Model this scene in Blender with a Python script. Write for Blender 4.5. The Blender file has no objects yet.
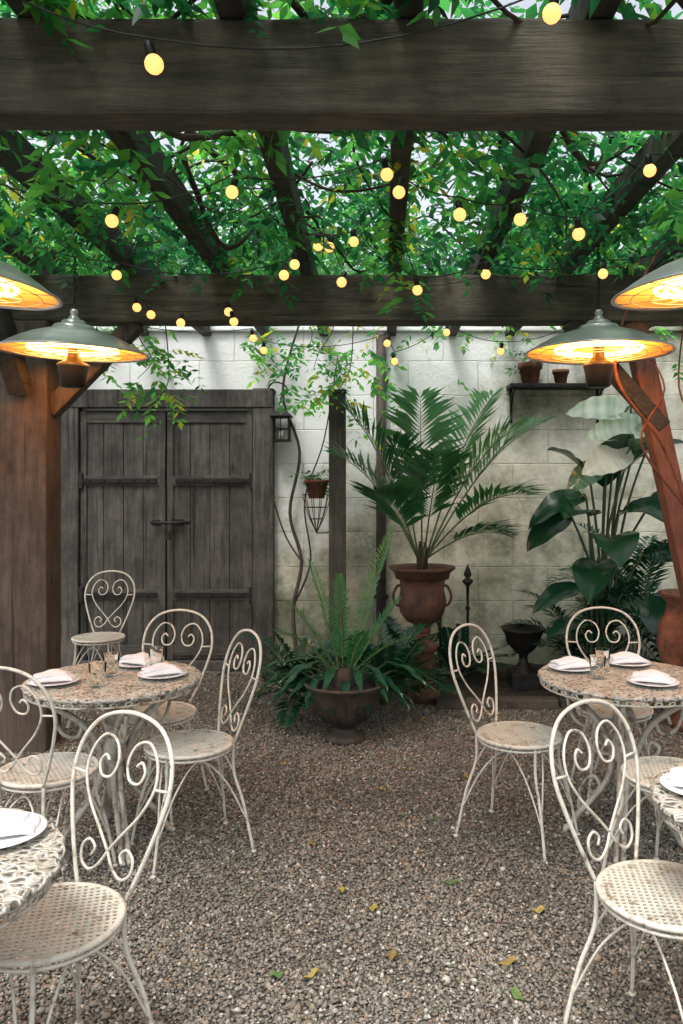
import bpy, math, random
import numpy as np
from mathutils import Vector, Matrix
random.seed(7); RNG=np.random.default_rng(7)
scene=bpy.context.scene
COL=scene.collection
scene.view_settings.view_transform='Standard'
scene.view_settings.look='None'
scene.view_settings.exposure=0
R=random.uniform
# ------------------------------------------------------------ helpers
def catmull(pts,sub=6,closed=False):
    P=[Vector(p) for p in pts]; n=len(P); out=[]
    rng=range(n) if closed else range(n-1)
    for i in rng:
        if closed: a,b,c,d=P[(i-1)%n],P[i],P[(i+1)%n],P[(i+2)%n]
        else: a,b,c,d=P[max(i-1,0)],P[i],P[i+1],P[min(i+2,n-1)]
        for k in range(sub):
            t=k/sub
            out.append(0.5*((2*b)+(c-a)*t+(2*a-5*b+4*c-d)*t*t+(3*b-a-3*c+d)*t**3))
    if not closed: out.append(P[-1])
    return out
class MB:
    def __init__(s): s.v=[];s.f=[];s.sm=[]
    def add(s,vs,fs,smooth=False):
        o=len(s.v); s.v+= [tuple(v) for v in vs]
        s.f+=[tuple(i+o for i in f) for f in fs]; s.sm+=[smooth]*len(fs)
        return s
    def box(s,c,size,rot=None):
        x,y,z=[a/2 for a in size]
        vs=[Vector(p) for p in [(-x,-y,-z),(x,-y,-z),(x,y,-z),(-x,y,-z),(-x,-y,z),(x,-y,z),(x,y,z),(-x,y,z)]]
        if rot is not None: vs=[rot@v for v in vs]
        c=Vector(c)
        return s.add([v+c for v in vs],[(0,3,2,1),(4,5,6,7),(0,1,5,4),(1,2,6,5),(2,3,7,6),(3,0,4,7)])
    def bar(s,a,b,w,h):
        a=Vector(a);b=Vector(b);d=b-a
        q=d.to_track_quat('Y','Z').to_matrix()
        return s.box((a+b)/2,(w,d.length,h),q)
    def tube(s,pts,r,n=6,sub=0,closed=False,cap=True):
        if sub: pts=catmull(pts,sub,closed)
        pts=[Vector(p) for p in pts]; m=len(pts)
        rr=r if isinstance(r,(list,tuple)) else None
        vs=[];fs=[]
        prev=None
        for i,p in enumerate(pts):
            if closed: t=pts[(i+1)%m]-pts[i-1]
            else: t=pts[min(i+1,m-1)]-pts[max(i-1,0)]
            if t.length<1e-9: t=Vector((0,0,1))
            t.normalize()
            if prev is None:
                u=t.orthogonal().normalized()
            else:
                u=prev-t*prev.dot(t)
                if u.length<1e-6: u=t.orthogonal()
                u.normalize()
            prev=u; w=t.cross(u)
            ra=r if rr is None else rr[0]+(rr[1]-rr[0])*i/max(1,m-1)
            for k in range(n):
                a=2*math.pi*k/n
                vs.append(p+(u*math.cos(a)+w*math.sin(a))*ra)
        for i in range(m if closed else m-1):
            j=(i+1)%m
            for k in range(n):
                k2=(k+1)%n
                fs.append((i*n+k,i*n+k2,j*n+k2,j*n+k))
        if cap and not closed:
            fs.append(tuple(range(n-1,-1,-1))); fs.append(tuple((m-1)*n+k for k in range(n)))
        return s.add(vs,fs,True)
    def lathe(s,prof,n=32,c=(0,0,0),k=0):
        vs=[];fs=[];m=len(prof)
        for p in prof:
            amp=p[2] if len(p)>2 else 0
            for i in range(n):
                a=2*math.pi*i/n
                r=p[0]*(1+amp*math.cos(k*a))
                vs.append((c[0]+r*math.cos(a),c[1]+r*math.sin(a),c[2]+p[1]))
        for j in range(m-1):
            for i in range(n):
                i2=(i+1)%n
                fs.append((j*n+i,j*n+i2,(j+1)*n+i2,(j+1)*n+i))
        return s.add(vs,fs,True)
    def mesh(s,name,mat=None):
        me=bpy.data.meshes.new(name)
        me.from_pydata(s.v,[],s.f)
        me.polygons.foreach_set('use_smooth',s.sm)
        if mat: me.materials.append(mat)
        me.update(); return me
def root(name,loc,label,cat,group=None,rz=0):
    o=bpy.data.objects.new(name,None); o.empty_display_size=0.1
    o.location=loc; o.rotation_euler=(0,0,rz); COL.objects.link(o)
    o['label']=label;o['category']=cat
    if group:o['group']=group
    return o
def part(name,mb,mat,parent=None,bevel=0,label=None):
    me=mb.mesh(name,mat) if isinstance(mb,MB) else mb
    o=bpy.data.objects.new(name,me); COL.objects.link(o)
    if parent: o.parent=parent
    if bevel:
        b=o.modifiers.new('bevel','BEVEL'); b.width=bevel; b.segments=2; b.limit_method='ANGLE'
    if label:o['label']=label
    return o
def top(o,label,cat,group=None,loc=None,rz=0):
    o['label']=label;o['category']=cat
    if group:o['group']=group
    if loc is not None:o.location=loc
    o.rotation_euler=(0,0,rz)
    return o
def dup(o,loc,rz,label=None):
    def rec(src,par):
        c=src.copy(); COL.objects.link(c)
        if par is not None:
            c.parent=par; c.matrix_parent_inverse=src.matrix_parent_inverse.copy()
        for ch in list(src.children): rec(ch,c)
        return c
    c=rec(o,None); c.location=loc; c.rotation_euler=(0,0,rz)
    if label:c['label']=label
    return c
def trimesh(name,V,F,C,mat):
    me=bpy.data.meshes.new(name)
    V=np.asarray(V,dtype=np.float32).reshape(-1,3); F=np.asarray(F,dtype=np.int32).reshape(-1,3)
    me.vertices.add(len(V)); me.vertices.foreach_set('co',V.ravel())
    me.loops.add(len(F)*3); me.loops.foreach_set('vertex_index',F.ravel())
    me.polygons.add(len(F)); me.polygons.foreach_set('loop_start',np.arange(0,len(F)*3,3,dtype=np.int32))
    me.update(calc_edges=True)
    if C is not None:
        a=me.color_attributes.new('Col','FLOAT_COLOR','POINT')
        C4=np.ones((len(V),4),dtype=np.float32); C4[:,:3]=np.asarray(C).reshape(-1,3)
        a.data.foreach_set('color',C4.ravel())
    if mat: me.materials.append(mat)
    return me
# ------------------------------------------------------------ materials
def nt(name):
    m=bpy.data.materials.new(name); m.use_nodes=True
    t=m.node_tree; b=t.nodes['Principled BSDF']
    return m,t,b
def N(t,ty,**kw):
    n=t.nodes.new(ty)
    for k,v in kw.items():
        if hasattr(n,k): setattr(n,k,v)
        else: n.inputs[k].default_value=v
    return n
def ramp(t,fac,stops):
    r=t.nodes.new('ShaderNodeValToRGB'); e=r.color_ramp.elements
    while len(e)<len(stops): e.new(0.5)
    for i,(p,c) in enumerate(stops):
        e[i].position=p; e[i].color=(*c,1)
    t.links.new(fac,r.inputs[0]); return r.outputs[0]
def coords(t,scale=(1,1,1)):
    c=t.nodes.new('ShaderNodeTexCoord'); m=t.nodes.new('ShaderNodeMapping')
    m.inputs['Scale'].default_value=scale
    t.links.new(c.outputs['Object'],m.inputs[0]); return m.outputs[0]
def noise(t,vec,s,d=4,r=.6):
    n=t.nodes.new('ShaderNodeTexNoise'); n.inputs['Scale'].default_value=s
    n.inputs['Detail'].default_value=d; n.inputs['Roughness'].default_value=r
    t.links.new(vec,n.inputs['Vector']); return n.outputs['Fac']
def bump(t,b,h,st,dist=.01):
    n=t.nodes.new('ShaderNodeBump'); n.inputs['Strength'].default_value=st; n.inputs['Distance'].default_value=dist
    t.links.new(h,n.inputs['Height']); t.links.new(n.outputs[0],b.inputs['Normal'])
def simple(name,c1,c2,scale=8,rough=.6,metal=0,bs=.3,bd=.004,stretch=(1,1,1),lo=.35,hi=.65,c3=None):
    m,t,b=nt(name); v=coords(t,stretch); f=noise(t,v,scale,6,.65)
    st=[(lo,c1),(hi,c2)]
    if c3: st.append((min(hi+.1,1),c3))
    t.links.new(ramp(t,f,st),b.inputs['Base Color'])
    b.inputs['Roughness'].default_value=rough; b.inputs['Metallic'].default_value=metal
    f2=noise(t,v,scale*4,4,.6); bump(t,b,f2,bs,bd)
    return m
def wood(name,c1,c2,c3,axis,rough=.75):
    st=[20,20,20]; st[axis]=1.9
    m,t,b=nt(name); v=coords(t,tuple(st)); f=noise(t,v,1.6,10,.75)
    v2=coords(t,(1,1,1)); g=noise(t,v2,3.2,6,.7)
    mx=N(t,'ShaderNodeMath',operation='MULTIPLY_ADD'); mx.inputs[1].default_value=.5
    t.links.new(g,mx.inputs[0]); 
    m2=N(t,'ShaderNodeMath',operation='MULTIPLY'); m2.inputs[1].default_value=.55
    t.links.new(f,m2.inputs[0]); t.links.new(m2.outputs[0],mx.inputs[2])
    c=ramp(t,mx.outputs[0],[(.41,c1),(.52,c2),(.63,c3)])
    vo=t.nodes.new('ShaderNodeTexVoronoi'); sk=[2.6,2.6,2.6]; sk[axis]=1.0; t.links.new(coords(t,tuple(sk)),vo.inputs['Vector']); vo.inputs['Scale'].default_value=1.7
    kr=ramp(t,vo.outputs['Distance'],[(.02,(.25,.22,.2)),(.10,(1,1,1))])
    mm=N(t,'ShaderNodeMixRGB',blend_type='MULTIPLY'); mm.inputs[0].default_value=1; t.links.new(c,mm.inputs[1]); t.links.new(kr,mm.inputs[2])
    s3=[24,24,24]; s3[axis]=.8
    cr=noise(t,coords(t,tuple(s3)),1.0,3,.5); c5=ramp(t,cr,[(.31,(.28,.26,.24)),(.36,(1,1,1))])
    m5=N(t,'ShaderNodeMixRGB',blend_type='MULTIPLY'); m5.inputs[0].default_value=1; t.links.new(mm.outputs[0],m5.inputs[1]); t.links.new(c5,m5.inputs[2])
    t.links.new(m5.outputs[0],b.inputs['Base Color'])
    b.inputs['Roughness'].default_value=rough
    st2=[70,70,70]; st2[axis]=4
    f3=noise(t,coords(t,tuple(st2)),1.2,6,.75); bump(t,b,f3,.9,.008)
    return m
def leafmat(name,dark,mid,light,trans=.45,rough=.45,gain=(1.9,2.2,1.1),extra=None):
    m,t,b=nt(name)
    a=t.nodes.new('ShaderNodeAttribute'); a.attribute_name='Col'
    s=t.nodes.new('ShaderNodeSeparateColor'); t.links.new(a.outputs['Color'],s.inputs[0])
    stops=[(0,dark),(.5,mid),(1,light)] if extra is None else [(0,dark),(.5,mid),(.93,light),(1,extra)]
    c=ramp(t,s.outputs[0],stops)
    t.links.new(c,b.inputs['Base Color']); b.inputs['Roughness'].default_value=rough
    tr=t.nodes.new('ShaderNodeBsdfTranslucent')
    g=N(t,'ShaderNodeMixRGB',blend_type='MULTIPLY'); g.inputs[0].default_value=1
    g.inputs[2].default_value=(*gain,1); t.links.new(c,g.inputs[1]); t.links.new(g.outputs[0],tr.inputs[0])
    mx=t.nodes.new('ShaderNodeMixShader'); mx.inputs[0].default_value=trans
    t.links.new(b.outputs[0],mx.inputs[1]); t.links.new(tr.outputs[0],mx.inputs[2])
    t.links.new(mx.outputs[0],t.nodes['Material Output'].inputs[0]); return m
def emis(name,c,s):
    m,t,b=nt(name); b.inputs['Base Color'].default_value=(*c,1)
    b.inputs['Emission Color'].default_value=(*c,1); b.inputs['Emission Strength'].default_value=s; return m

M_beam=wood('weathered_beam_wood',(.018,.017,.012),(.052,.045,.031),(.105,.088,.060),0)
M_rafter=wood('rafter_wood',(.012,.013,.011),(.032,.030,.023),(.062,.055,.039),1)
M_post=wood('post_wood',(.028,.020,.015),(.060,.043,.031),(.105,.078,.058),2)
M_redpost=wood('red_post_wood',(.09,.037,.024),(.16,.062,.039),(.23,.10,.064),2)
M_door=wood('door_wood',(.018,.017,.014),(.050,.046,.039),(.10,.092,.078),2)
M_doorh=wood('door_rail_wood',(.018,.017,.014),(.048,.044,.037),(.098,.089,.075),0)
M_iron=simple('black_iron',(.012,.013,.014),(.035,.032,.03),20,.55,.6)
M_cream=simple('aged_cream_paint',(.22,.15,.10),(.47,.435,.36),26,.5,0,.3,.002,lo=.32,hi=.40,c3=(.60,.57,.49))
M_pedestal=simple('aged_pedestal_paint',(.16,.12,.09),(.38,.35,.29),16,.6,0,.4,.004,lo=.36,hi=.46,c3=(.50,.47,.40))
M_white=simple('white_porcelain',(.72,.73,.74),(.80,.80,.80),5,.2,0,0,.001)
M_cloth=simple('white_linen',(.72,.73,.77),(.82,.82,.85),14,.9,0,.3,.003)
M_terr=simple('terracotta',(.09,.035,.02),(.26,.11,.065),9,.85,0,.4,.004,c3=(.33,.2,.14))
M_rusturn=simple('rusted_urn_iron',(.035,.018,.012),(.125,.058,.036),7,.75,.1,.5,.006,c3=(.25,.18,.14))
M_dkurn=simple('dark_cast_iron',(.025,.021,.017),(.08,.062,.048),9,.7,.2,.5,.005,c3=(.14,.115,.09))
M_soil=simple('soil',(.012,.010,.007),(.04,.03,.02),20,.95,0,.8,.02)
M_stone=simple('edging_stone',(.035,.032,.025),(.10,.09,.07),6,.9,0,.6,.01)
M_bark=simple('vine_bark',(.02,.016,.012),(.07,.05,.035),14,.9,0,.7,.006)
M_redbark=simple('reddish_vine_bark',(.10,.03,.02),(.22,.08,.05),14,.8,0,.7,.006)
M_steel=simple('brushed_steel',(.56,.57,.58),(.76,.76,.76),5,.33,.65,.15,.001,stretch=(1,1,10))
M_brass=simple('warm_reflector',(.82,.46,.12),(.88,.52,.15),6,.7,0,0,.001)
M_black=simple('black_enamel',(.006,.006,.007),(.014,.014,.014),6,.45,.2,.05,.001)
M_coil=emis('glowing_heating_coil',(1,.50,.14),13)
M_bulb=emis('warm_bulb_glow',(1,.49,.15),1.6)
M_leafcan=leafmat('vine_leaf',(.008,.062,.034),(.024,.145,.05),(.11,.30,.055),.61,gain=(2.3,2.4,1.6),extra=(.36,.33,.04))
M_leaftree=leafmat('tree_leaf',(.012,.075,.042),(.035,.16,.075),(.13,.31,.13),.5)
M_palm=leafmat('palm_leaf',(.008,.06,.03),(.03,.12,.045),(.09,.22,.08),.3,.33)
M_sago=leafmat('sago_leaf',(.008,.055,.025),(.022,.12,.038),(.07,.22,.06),.3,.35)
M_dark=leafmat('dark_glossy_leaf',(.004,.025,.016),(.008,.05,.025),(.02,.085,.035),.12,.22)
M_leafsheen=leafmat('leaf_painted_sheen',(.02,.09,.05),(.24,.36,.28),(.72,.79,.74),.2,.18)  # gloss highlights of the leaves painted into the colour as near-white
M_fall=leafmat('fallen_leaf',(.16,.10,.035),(.36,.28,.07),(.08,.16,.05),.1,.7)
m,t,b=nt('clear_glass'); b.inputs['Base Color'].default_value=(.98,1,.99,1); b.inputs['Roughness'].default_value=.02
b.inputs['Transmission Weight'].default_value=1; b.inputs['IOR'].default_value=1.08
tcn=noise(t,coords(t),3,1); bump(t,b,tcn,.03,.001); M_glass=m
def wallmat():
    m,t,b=nt('painted_block_wall')
    c=t.nodes.new('ShaderNodeTexCoord'); s=t.nodes.new('ShaderNodeSeparateXYZ'); t.links.new(c.outputs['Object'],s.inputs[0])
    k=t.nodes.new('ShaderNodeCombineXYZ'); t.links.new(s.outputs[0],k.inputs[0]); t.links.new(s.outputs[2],k.inputs[1])
    nd=t.nodes.new('ShaderNodeTexNoise'); nd.inputs['Scale'].default_value=5; t.links.new(c.outputs['Object'],nd.inputs['Vector'])
    ad=N(t,'ShaderNodeMixRGB',blend_type='ADD'); ad.inputs[0].default_value=.02; t.links.new(k.outputs[0],ad.inputs[1]); t.links.new(nd.outputs['Color'],ad.inputs[2])
    br=t.nodes.new('ShaderNodeTexBrick'); t.links.new(ad.outputs[0],br.inputs['Vector'])
    br.inputs['Scale'].default_value=1; br.inputs['Brick Width'].default_value=.58; br.inputs['Row Height'].default_value=.285
    br.inputs['Mortar Size'].default_value=.006; br.inputs['Mortar Smooth'].default_value=.9
    br.inputs['Color1'].default_value=(.98,.98,.98,1); br.inputs['Color2'].default_value=(.89,.89,.88,1); br.inputs['Mortar'].default_value=(.83,.83,.80,1)
    n1=noise(t,c.outputs['Object'],1.5,9,.74)
    base=ramp(t,n1,[(.36,(.17,.18,.13)),(.45,(.36,.36,.28)),(.53,(.55,.53,.44)),(.63,(.72,.70,.61))])
    n2=noise(t,c.outputs['Object'],3.5,7,.75)
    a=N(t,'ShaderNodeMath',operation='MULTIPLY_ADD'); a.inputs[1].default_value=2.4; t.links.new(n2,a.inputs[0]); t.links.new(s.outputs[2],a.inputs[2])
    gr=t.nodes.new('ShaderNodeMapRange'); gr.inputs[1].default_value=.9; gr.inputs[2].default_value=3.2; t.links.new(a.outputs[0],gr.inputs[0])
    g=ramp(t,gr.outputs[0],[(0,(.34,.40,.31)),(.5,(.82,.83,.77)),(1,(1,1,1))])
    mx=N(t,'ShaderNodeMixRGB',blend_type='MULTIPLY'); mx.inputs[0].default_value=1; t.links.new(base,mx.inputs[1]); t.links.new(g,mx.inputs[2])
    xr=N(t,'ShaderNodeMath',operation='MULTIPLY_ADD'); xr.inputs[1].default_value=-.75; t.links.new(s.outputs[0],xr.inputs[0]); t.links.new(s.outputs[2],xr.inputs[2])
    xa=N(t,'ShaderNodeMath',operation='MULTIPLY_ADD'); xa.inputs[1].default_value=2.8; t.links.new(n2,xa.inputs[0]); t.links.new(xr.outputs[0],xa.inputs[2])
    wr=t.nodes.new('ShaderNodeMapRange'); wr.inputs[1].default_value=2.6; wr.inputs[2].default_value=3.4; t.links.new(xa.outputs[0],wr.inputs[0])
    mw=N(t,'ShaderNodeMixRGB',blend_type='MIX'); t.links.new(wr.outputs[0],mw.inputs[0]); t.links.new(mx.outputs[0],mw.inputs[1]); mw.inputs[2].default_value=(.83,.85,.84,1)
    m3=N(t,'ShaderNodeMixRGB',blend_type='MULTIPLY'); m3.inputs[0].default_value=1; t.links.new(mw.outputs[0],m3.inputs[1]); t.links.new(br.outputs['Color'],m3.inputs[2])
    t.links.new(m3.outputs[0],b.inputs['Base Color']); b.inputs['Roughness'].default_value=.85
    n3=noise(t,c.outputs['Object'],26,7,.7)
    h=N(t,'ShaderNodeMath',operation='MULTIPLY_ADD'); h.inputs[1].default_value=-.8; t.links.new(br.outputs['Fac'],h.inputs[0]); t.links.new(n3,h.inputs[2])
    bump(t,b,h.outputs[0],.7,.012); return m
M_wall=wallmat()
def tabletop():
    m,t,b=nt('cast_lattice_tabletop'); v=coords(t)
    n0=t.nodes.new('ShaderNodeTexNoise'); n0.inputs['Scale'].default_value=18; t.links.new(v,n0.inputs['Vector'])
    ad=N(t,'ShaderNodeMixRGB',blend_type='ADD'); ad.inputs[0].default_value=.04; t.links.new(v,ad.inputs[1]); t.links.new(n0.outputs['Color'],ad.inputs[2])
    vo=t.nodes.new('ShaderNodeTexVoronoi'); vo.feature='DISTANCE_TO_EDGE'; vo.inputs['Scale'].default_value=46; t.links.new(ad.outputs[0],vo.inputs['Vector'])
    c=ramp(t,vo.outputs['Distance'],[(.18,(.54,.52,.46)),(.30,(.12,.105,.088))])
    n1=noise(t,v,14,5,.7); c2=ramp(t,n1,[(.34,(.62,.57,.50)),(.54,(1,1,1))])
    mx=N(t,'ShaderNodeMixRGB',blend_type='MULTIPLY'); mx.inputs[0].default_value=1; t.links.new(c,mx.inputs[1]); t.links.new(c2,mx.inputs[2])
    t.links.new(mx.outputs[0],b.inputs['Base Color']); b.inputs['Roughness'].default_value=.65
    iv=N(t,'ShaderNodeMath',operation='MULTIPLY'); iv.inputs[1].default_value=-1; t.links.new(vo.outputs['Distance'],iv.inputs[0])
    bump(t,b,iv.outputs[0],1,.02); return m
M_ttop=tabletop()
def gravelmat():
    m,t,b=nt('gravel_bed'); v=coords(t)
    vo=t.nodes.new('ShaderNodeTexVoronoi'); vo.inputs['Scale'].default_value=95; t.links.new(v,vo.inputs['Vector'])
    s=t.nodes.new('ShaderNodeSeparateColor'); t.links.new(vo.outputs['Color'],s.inputs[0])
    c=ramp(t,s.outputs[0],[(0,(.09,.08,.065)),(.4,(.17,.153,.128)),(.75,(.25,.23,.20)),(1,(.38,.36,.32))])
    d=ramp(t,vo.outputs['Distance'],[(.3,(1,1,1)),(.75,(.28,.26,.23))])
    mx=N(t,'ShaderNodeMixRGB',blend_type='MULTIPLY'); mx.inputs[0].default_value=1; t.links.new(c,mx.inputs[1]); t.links.new(d,mx.inputs[2])
    t.links.new(mx.outputs[0],b.inputs['Base Color']); b.inputs['Roughness'].default_value=.85
    iv=N(t,'ShaderNodeMath',operation='MULTIPLY'); iv.inputs[1].default_value=-1; t.links.new(vo.outputs['Distance'],iv.inputs[0])
    bump(t,b,iv.outputs[0],1,.012); return m
M_gravel=gravelmat()
def pebmat():
    m,t,b=nt('pebble_stone'); a=t.nodes.new('ShaderNodeAttribute'); a.attribute_name='Col'
    n=noise(t,coords(t),1.1,4,.6); c=ramp(t,n,[(.35,(.72,.71,.68)),(.62,(1.05,1.03,1.0))])
    mx=N(t,'ShaderNodeMixRGB',blend_type='MULTIPLY'); mx.inputs[0].default_value=1; t.links.new(a.outputs['Color'],mx.inputs[1]); t.links.new(c,mx.inputs[2])
    t.links.new(mx.outputs[0],b.inputs['Base Color']); b.inputs['Roughness'].default_value=.8
    return m
M_peb=pebmat()
# ------------------------------------------------------------ ground
mb=MB(); mb.add([(-60,-40,0),(60,-40,0),(60,80,0),(-60,80,0)],[(0,1,2,3)])
g=part('ground',mb,M_gravel); g['kind']='structure'
n=210000
y=RNG.uniform(1.7,6.5,n); x=RNG.uniform(0,1,n)*(0.95*y+.9)-(0.5*y+.45)
rad=RNG.gamma(5,.00074,n)+.0026
pb=np.stack([x,y,rad*.35+RNG.uniform(0,.0045,n)],1)
octv=np.array([(1,0,0),(0,1,0),(-1,0,0),(0,-1,0),(0,0,.7),(0,0,-.7)],dtype=float)
octf=np.array([(0,1,4),(1,2,4),(2,3,4),(3,0,4),(1,0,5),(2,1,5),(3,2,5),(0,3,5)])
an=RNG.uniform(0,6.28,n); ca,sa=np.cos(an),np.sin(an)
V=np.repeat(octv[None],n,0)*(1+RNG.uniform(-.35,.35,(n,6,1)))
V[:,:,0]*=RNG.uniform(.9,1.5,(n,1)); V*=rad[:,None,None]
tilt=RNG.uniform(-.5,.5,(n,1)); V[:,:,2]+=V[:,:,0]*tilt
X=V[:,:,0]*ca[:,None]-V[:,:,1]*sa[:,None]; Y=V[:,:,0]*sa[:,None]+V[:,:,1]*ca[:,None]
V=np.stack([X,Y,V[:,:,2]],2)+pb[:,None,:]
F=octf[None]+(np.arange(n)*6)[:,None,None]
pal=np.array([(.125,.113,.092),(.182,.166,.138),(.238,.22,.19),(.30,.282,.25),(.25,.205,.145),(.50,.48,.435)])
idx=RNG.choice(6,n,p=[.21,.28,.23,.14,.09,.05]); C=pal[idx]*RNG.uniform(.78,1.15,(n,1))
C=np.repeat(C[:,None,:],6,1)
gp=bpy.data.objects.new('gravel',trimesh('gravel',V,F,C,M_peb)); COL.objects.link(gp); gp['kind']='stuff'
gp.data.polygons.foreach_set('use_smooth',[True]*len(gp.data.polygons))
gp['label']='loose grey brown pea gravel covering the courtyard'; gp['category']='gravel'
# ------------------------------------------------------------ boundary wall
WY=6.63
wall=root('boundary_wall',(0,WY,0),'whitewashed concrete block garden wall with grimy damp patches','wall')
part('wall_body',MB().box((0.2,.12,1.4),(11.5,.24,2.8)),M_wall,wall,.004)
part('coping',MB().box((0.2,.12,2.835),(11.6,.32,.07)),M_wall,wall,.01)
# ------------------------------------------------------------ double door
dr=root('double_door',(-1.72,WY-.04,0),'weathered grey plank double gate with iron strap hinges','door')
fr=MB(); fr.box((-.80,-.01,1.16),(.17,.09,2.32)); fr.box((.80,-.01,1.16),(.17,.09,2.32)); fr.box((0,-.013,2.235),(1.77,.10,.15)); fr.box((0,-.02,.04),(1.43,.1,.08))
part('frame',fr,M_door,dr,.008)
for sx in (-1,1):
    cx=sx*.357
    lf=MB()
    lf.box((cx,.02,1.11),(.70,.02,2.06))
    for i in range(4):
        lf.box((cx-.2445+i*.163,-.002+R(-.002,.002),1.11),(.158,.022,2.04))
    d=part('door',lf,M_door,dr,.002)
    rl=MB()
    for z in (.16,.62,1.56,2.08): rl.box((cx,-.019,z),(.70,.012,.085))
    part('rail',rl,M_doorh,d,.003)
    st=MB()
    for e in (-1,1): st.box((cx+e*.325,-.021,1.11),(.05,.014,2.05))
    part('stile',st,M_door,d,.003)
    for z in (.62,1.56):
        h=MB(); x0=cx+sx*.35; x1=cx-sx*.28
        h.box(((x0+x1)/2,-.036,z),(abs(x0-x1),.012,.038)); h.box((x0,-.038,z),(.045,.02,.13))
        for k in range(5): h.box((x0-sx*(.08+k*.12),-.046,z),(.016,.012,.016))
        part('hinge',h,M_iron,d,.002)
bt=MB(); bt.tube([(-.12,-.065,1.215),(.20,-.065,1.215)],.012,8); bt.box((.10,-.05,1.215),(.10,.02,.06)); bt.box((-.08,-.05,1.215),(.06,.02,.05))
bt.tube([(.03,-.07,1.21),(.055,-.085,1.16),(.03,-.09,1.12),(.005,-.085,1.16),(.03,-.07,1.21)],.006,6); bt.box((.03,-.08,1.10),(.05,.025,.05))
part('bolt',bt,M_iron,dr)
# ------------------------------------------------------------ pergola
pg=root('pergola',(0,0,0),'heavy dark timber pergola with beams and rafters over gravel','pergola')
def roughbeam(L,h,d,seed):
    m_=MB(); rr=random.Random(seed); n_=60; vs=[];fs=[]
    for i in range(n_+1):
        x_=-L/2+L*i/n_
        for (sy,sz) in ((-1,-1),(1,-1),(1,1),(-1,1)):
            vs.append((x_,sy*d/2+rr.uniform(-.002,.002),sz*h/2+rr.uniform(-.003,.003)))
    for i in range(n_):
        for k_ in range(4):
            a=i*4+k_;b_=i*4+(k_+1)%4; fs.append((a,b_,b_+4,a+4))
    fs+=[(3,2,1,0),(n_*4,n_*4+1,n_*4+2,n_*4+3)]
    return m_.add(vs,fs)
o=part('beam',roughbeam(6.6,.26,.11,1),M_beam,pg,.012); o.location=(0,2.185,2.63)
o=part('beam',roughbeam(7.4,.27,.14,2),M_beam,pg,.012); o.location=(0,4.62,2.585)
me=MB().box((0,0,0),(.078,6.2,.14)).mesh('rafter',M_rafter)
for i,xx in enumerate([-3.0,-2.47,-1.95,-1.43,-.92,-.40,.11,.62,1.13,1.64,2.15,2.7]):
    r_=part('rafter',me,M_rafter,pg,.006); r_.location=(xx,4.05,2.835); r_.rotation_euler=(0,0,R(-.014,.014))
part('post',MB().box((-2.02,4.62,1.225),(.32,.22,2.45)),M_post,pg,.012)
part('post',MB().bar((2.04,4.62,0),(1.50,4.62,2.46),.12,.12),M_redpost,pg,.01)
part('brace',MB().bar((-1.88,4.62,1.95),(-1.38,4.62,2.46),.10,.10),M_post,pg,.008)
part('brace',MB().bar((-2.15,4.62,1.90),(-2.7,4.62,2.46),.11,.11),M_post,pg,.008)
part('brace',MB().bar((1.66,4.60,1.85),(1.12,4.60,2.46),.09,.09),M_rafter,pg,.008)
part('brace',MB().bar((-2.0,4.50,2.05),(-2.0,3.95,2.78),.11,.11),M_rafter,pg,.008)
# ------------------------------------------------------------ leaves
def leaflets(B,D,S,L,W,c,fold=.25,bend=.15):
    n=len(B); Nn=np.cross(D,S); 
    Nn/= (np.linalg.norm(Nn,axis=1,keepdims=True)+1e-9)
    L=L[:,None];W=W[:,None]
    dn=np.array([0,0,-1.0])
    p0=B; pm=B+D*L*.45
    pl=pm+S*W+Nn*W*fold; pr=pm-S*W+Nn*W*fold
    p1=B+D*L+dn*L*bend
    V=np.stack([p0,pl,pm,pr,p1],1)
    f=np.array([(0,2,1),(0,3,2),(1,2,4),(2,3,4)])
    F=f[None]+(np.arange(n)*5)[:,None,None]
    C=np.repeat(c[:,None],5,1); C=np.stack([C,C,C],2)
    return V.reshape(-1,3),F.reshape(-1,3),C.reshape(-1,3)
def unit(a): return a/(np.linalg.norm(a,axis=1,keepdims=True)+1e-9)
def compound(P,D,Ln,tone,pairs=5,ll=.057,lw=.0142):
    n=len(P); up=np.array([0,0,1.0])
    S=unit(np.cross(D,up[None]+RNG.normal(0,.3,(n,3))))
    sc_=RNG.uniform(.6,1.4,n)
    Bs=[];Ds=[];Ss=[];Ls=[];Ws=[];Cs=[]
    for k in range(pairs):
        t_=(k+1)/(pairs+.3)
        base=P+D*(Ln*t_)[:,None]; base[:,2]-=Ln*t_*t_*.35
        for sg in (-1,1):
            d=unit(D*.55+S*sg+RNG.normal(0,.22,(n,3))+np.array([0,0,-.25]))
            sd=unit(np.cross(d,up[None]+RNG.normal(0,.5,(n,3))))
            Bs.append(base);Ds.append(d);Ss.append(sd);Ls.append(ll*sc_*RNG.uniform(.8,1.2,n));Ws.append(lw*sc_*RNG.uniform(.8,1.2,n))
            Cs.append(np.clip(tone+RNG.normal(0,.10,n),0,1))
    base=P+D*Ln[:,None]; base[:,2]-=Ln*.35
    sd=unit(np.cross(D,up[None]+RNG.normal(0,.4,(n,3))))
    Bs.append(base);Ds.append(unit(D+np.array([0,0,-.4])));Ss.append(sd);Ls.append(ll*1.1*sc_);Ws.append(lw*1.1*sc_);Cs.append(tone)
    return leaflets(*[np.concatenate(a) for a in (Bs,Ds,Ss,Ls,Ws,Cs)])
def rdir(n,zlo,zhi):
    a=RNG.uniform(0,6.283,n); z=RNG.uniform(zlo,zhi,n)
    return unit(np.stack([np.cos(a),np.sin(a),z],1))
nc=440
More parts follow.
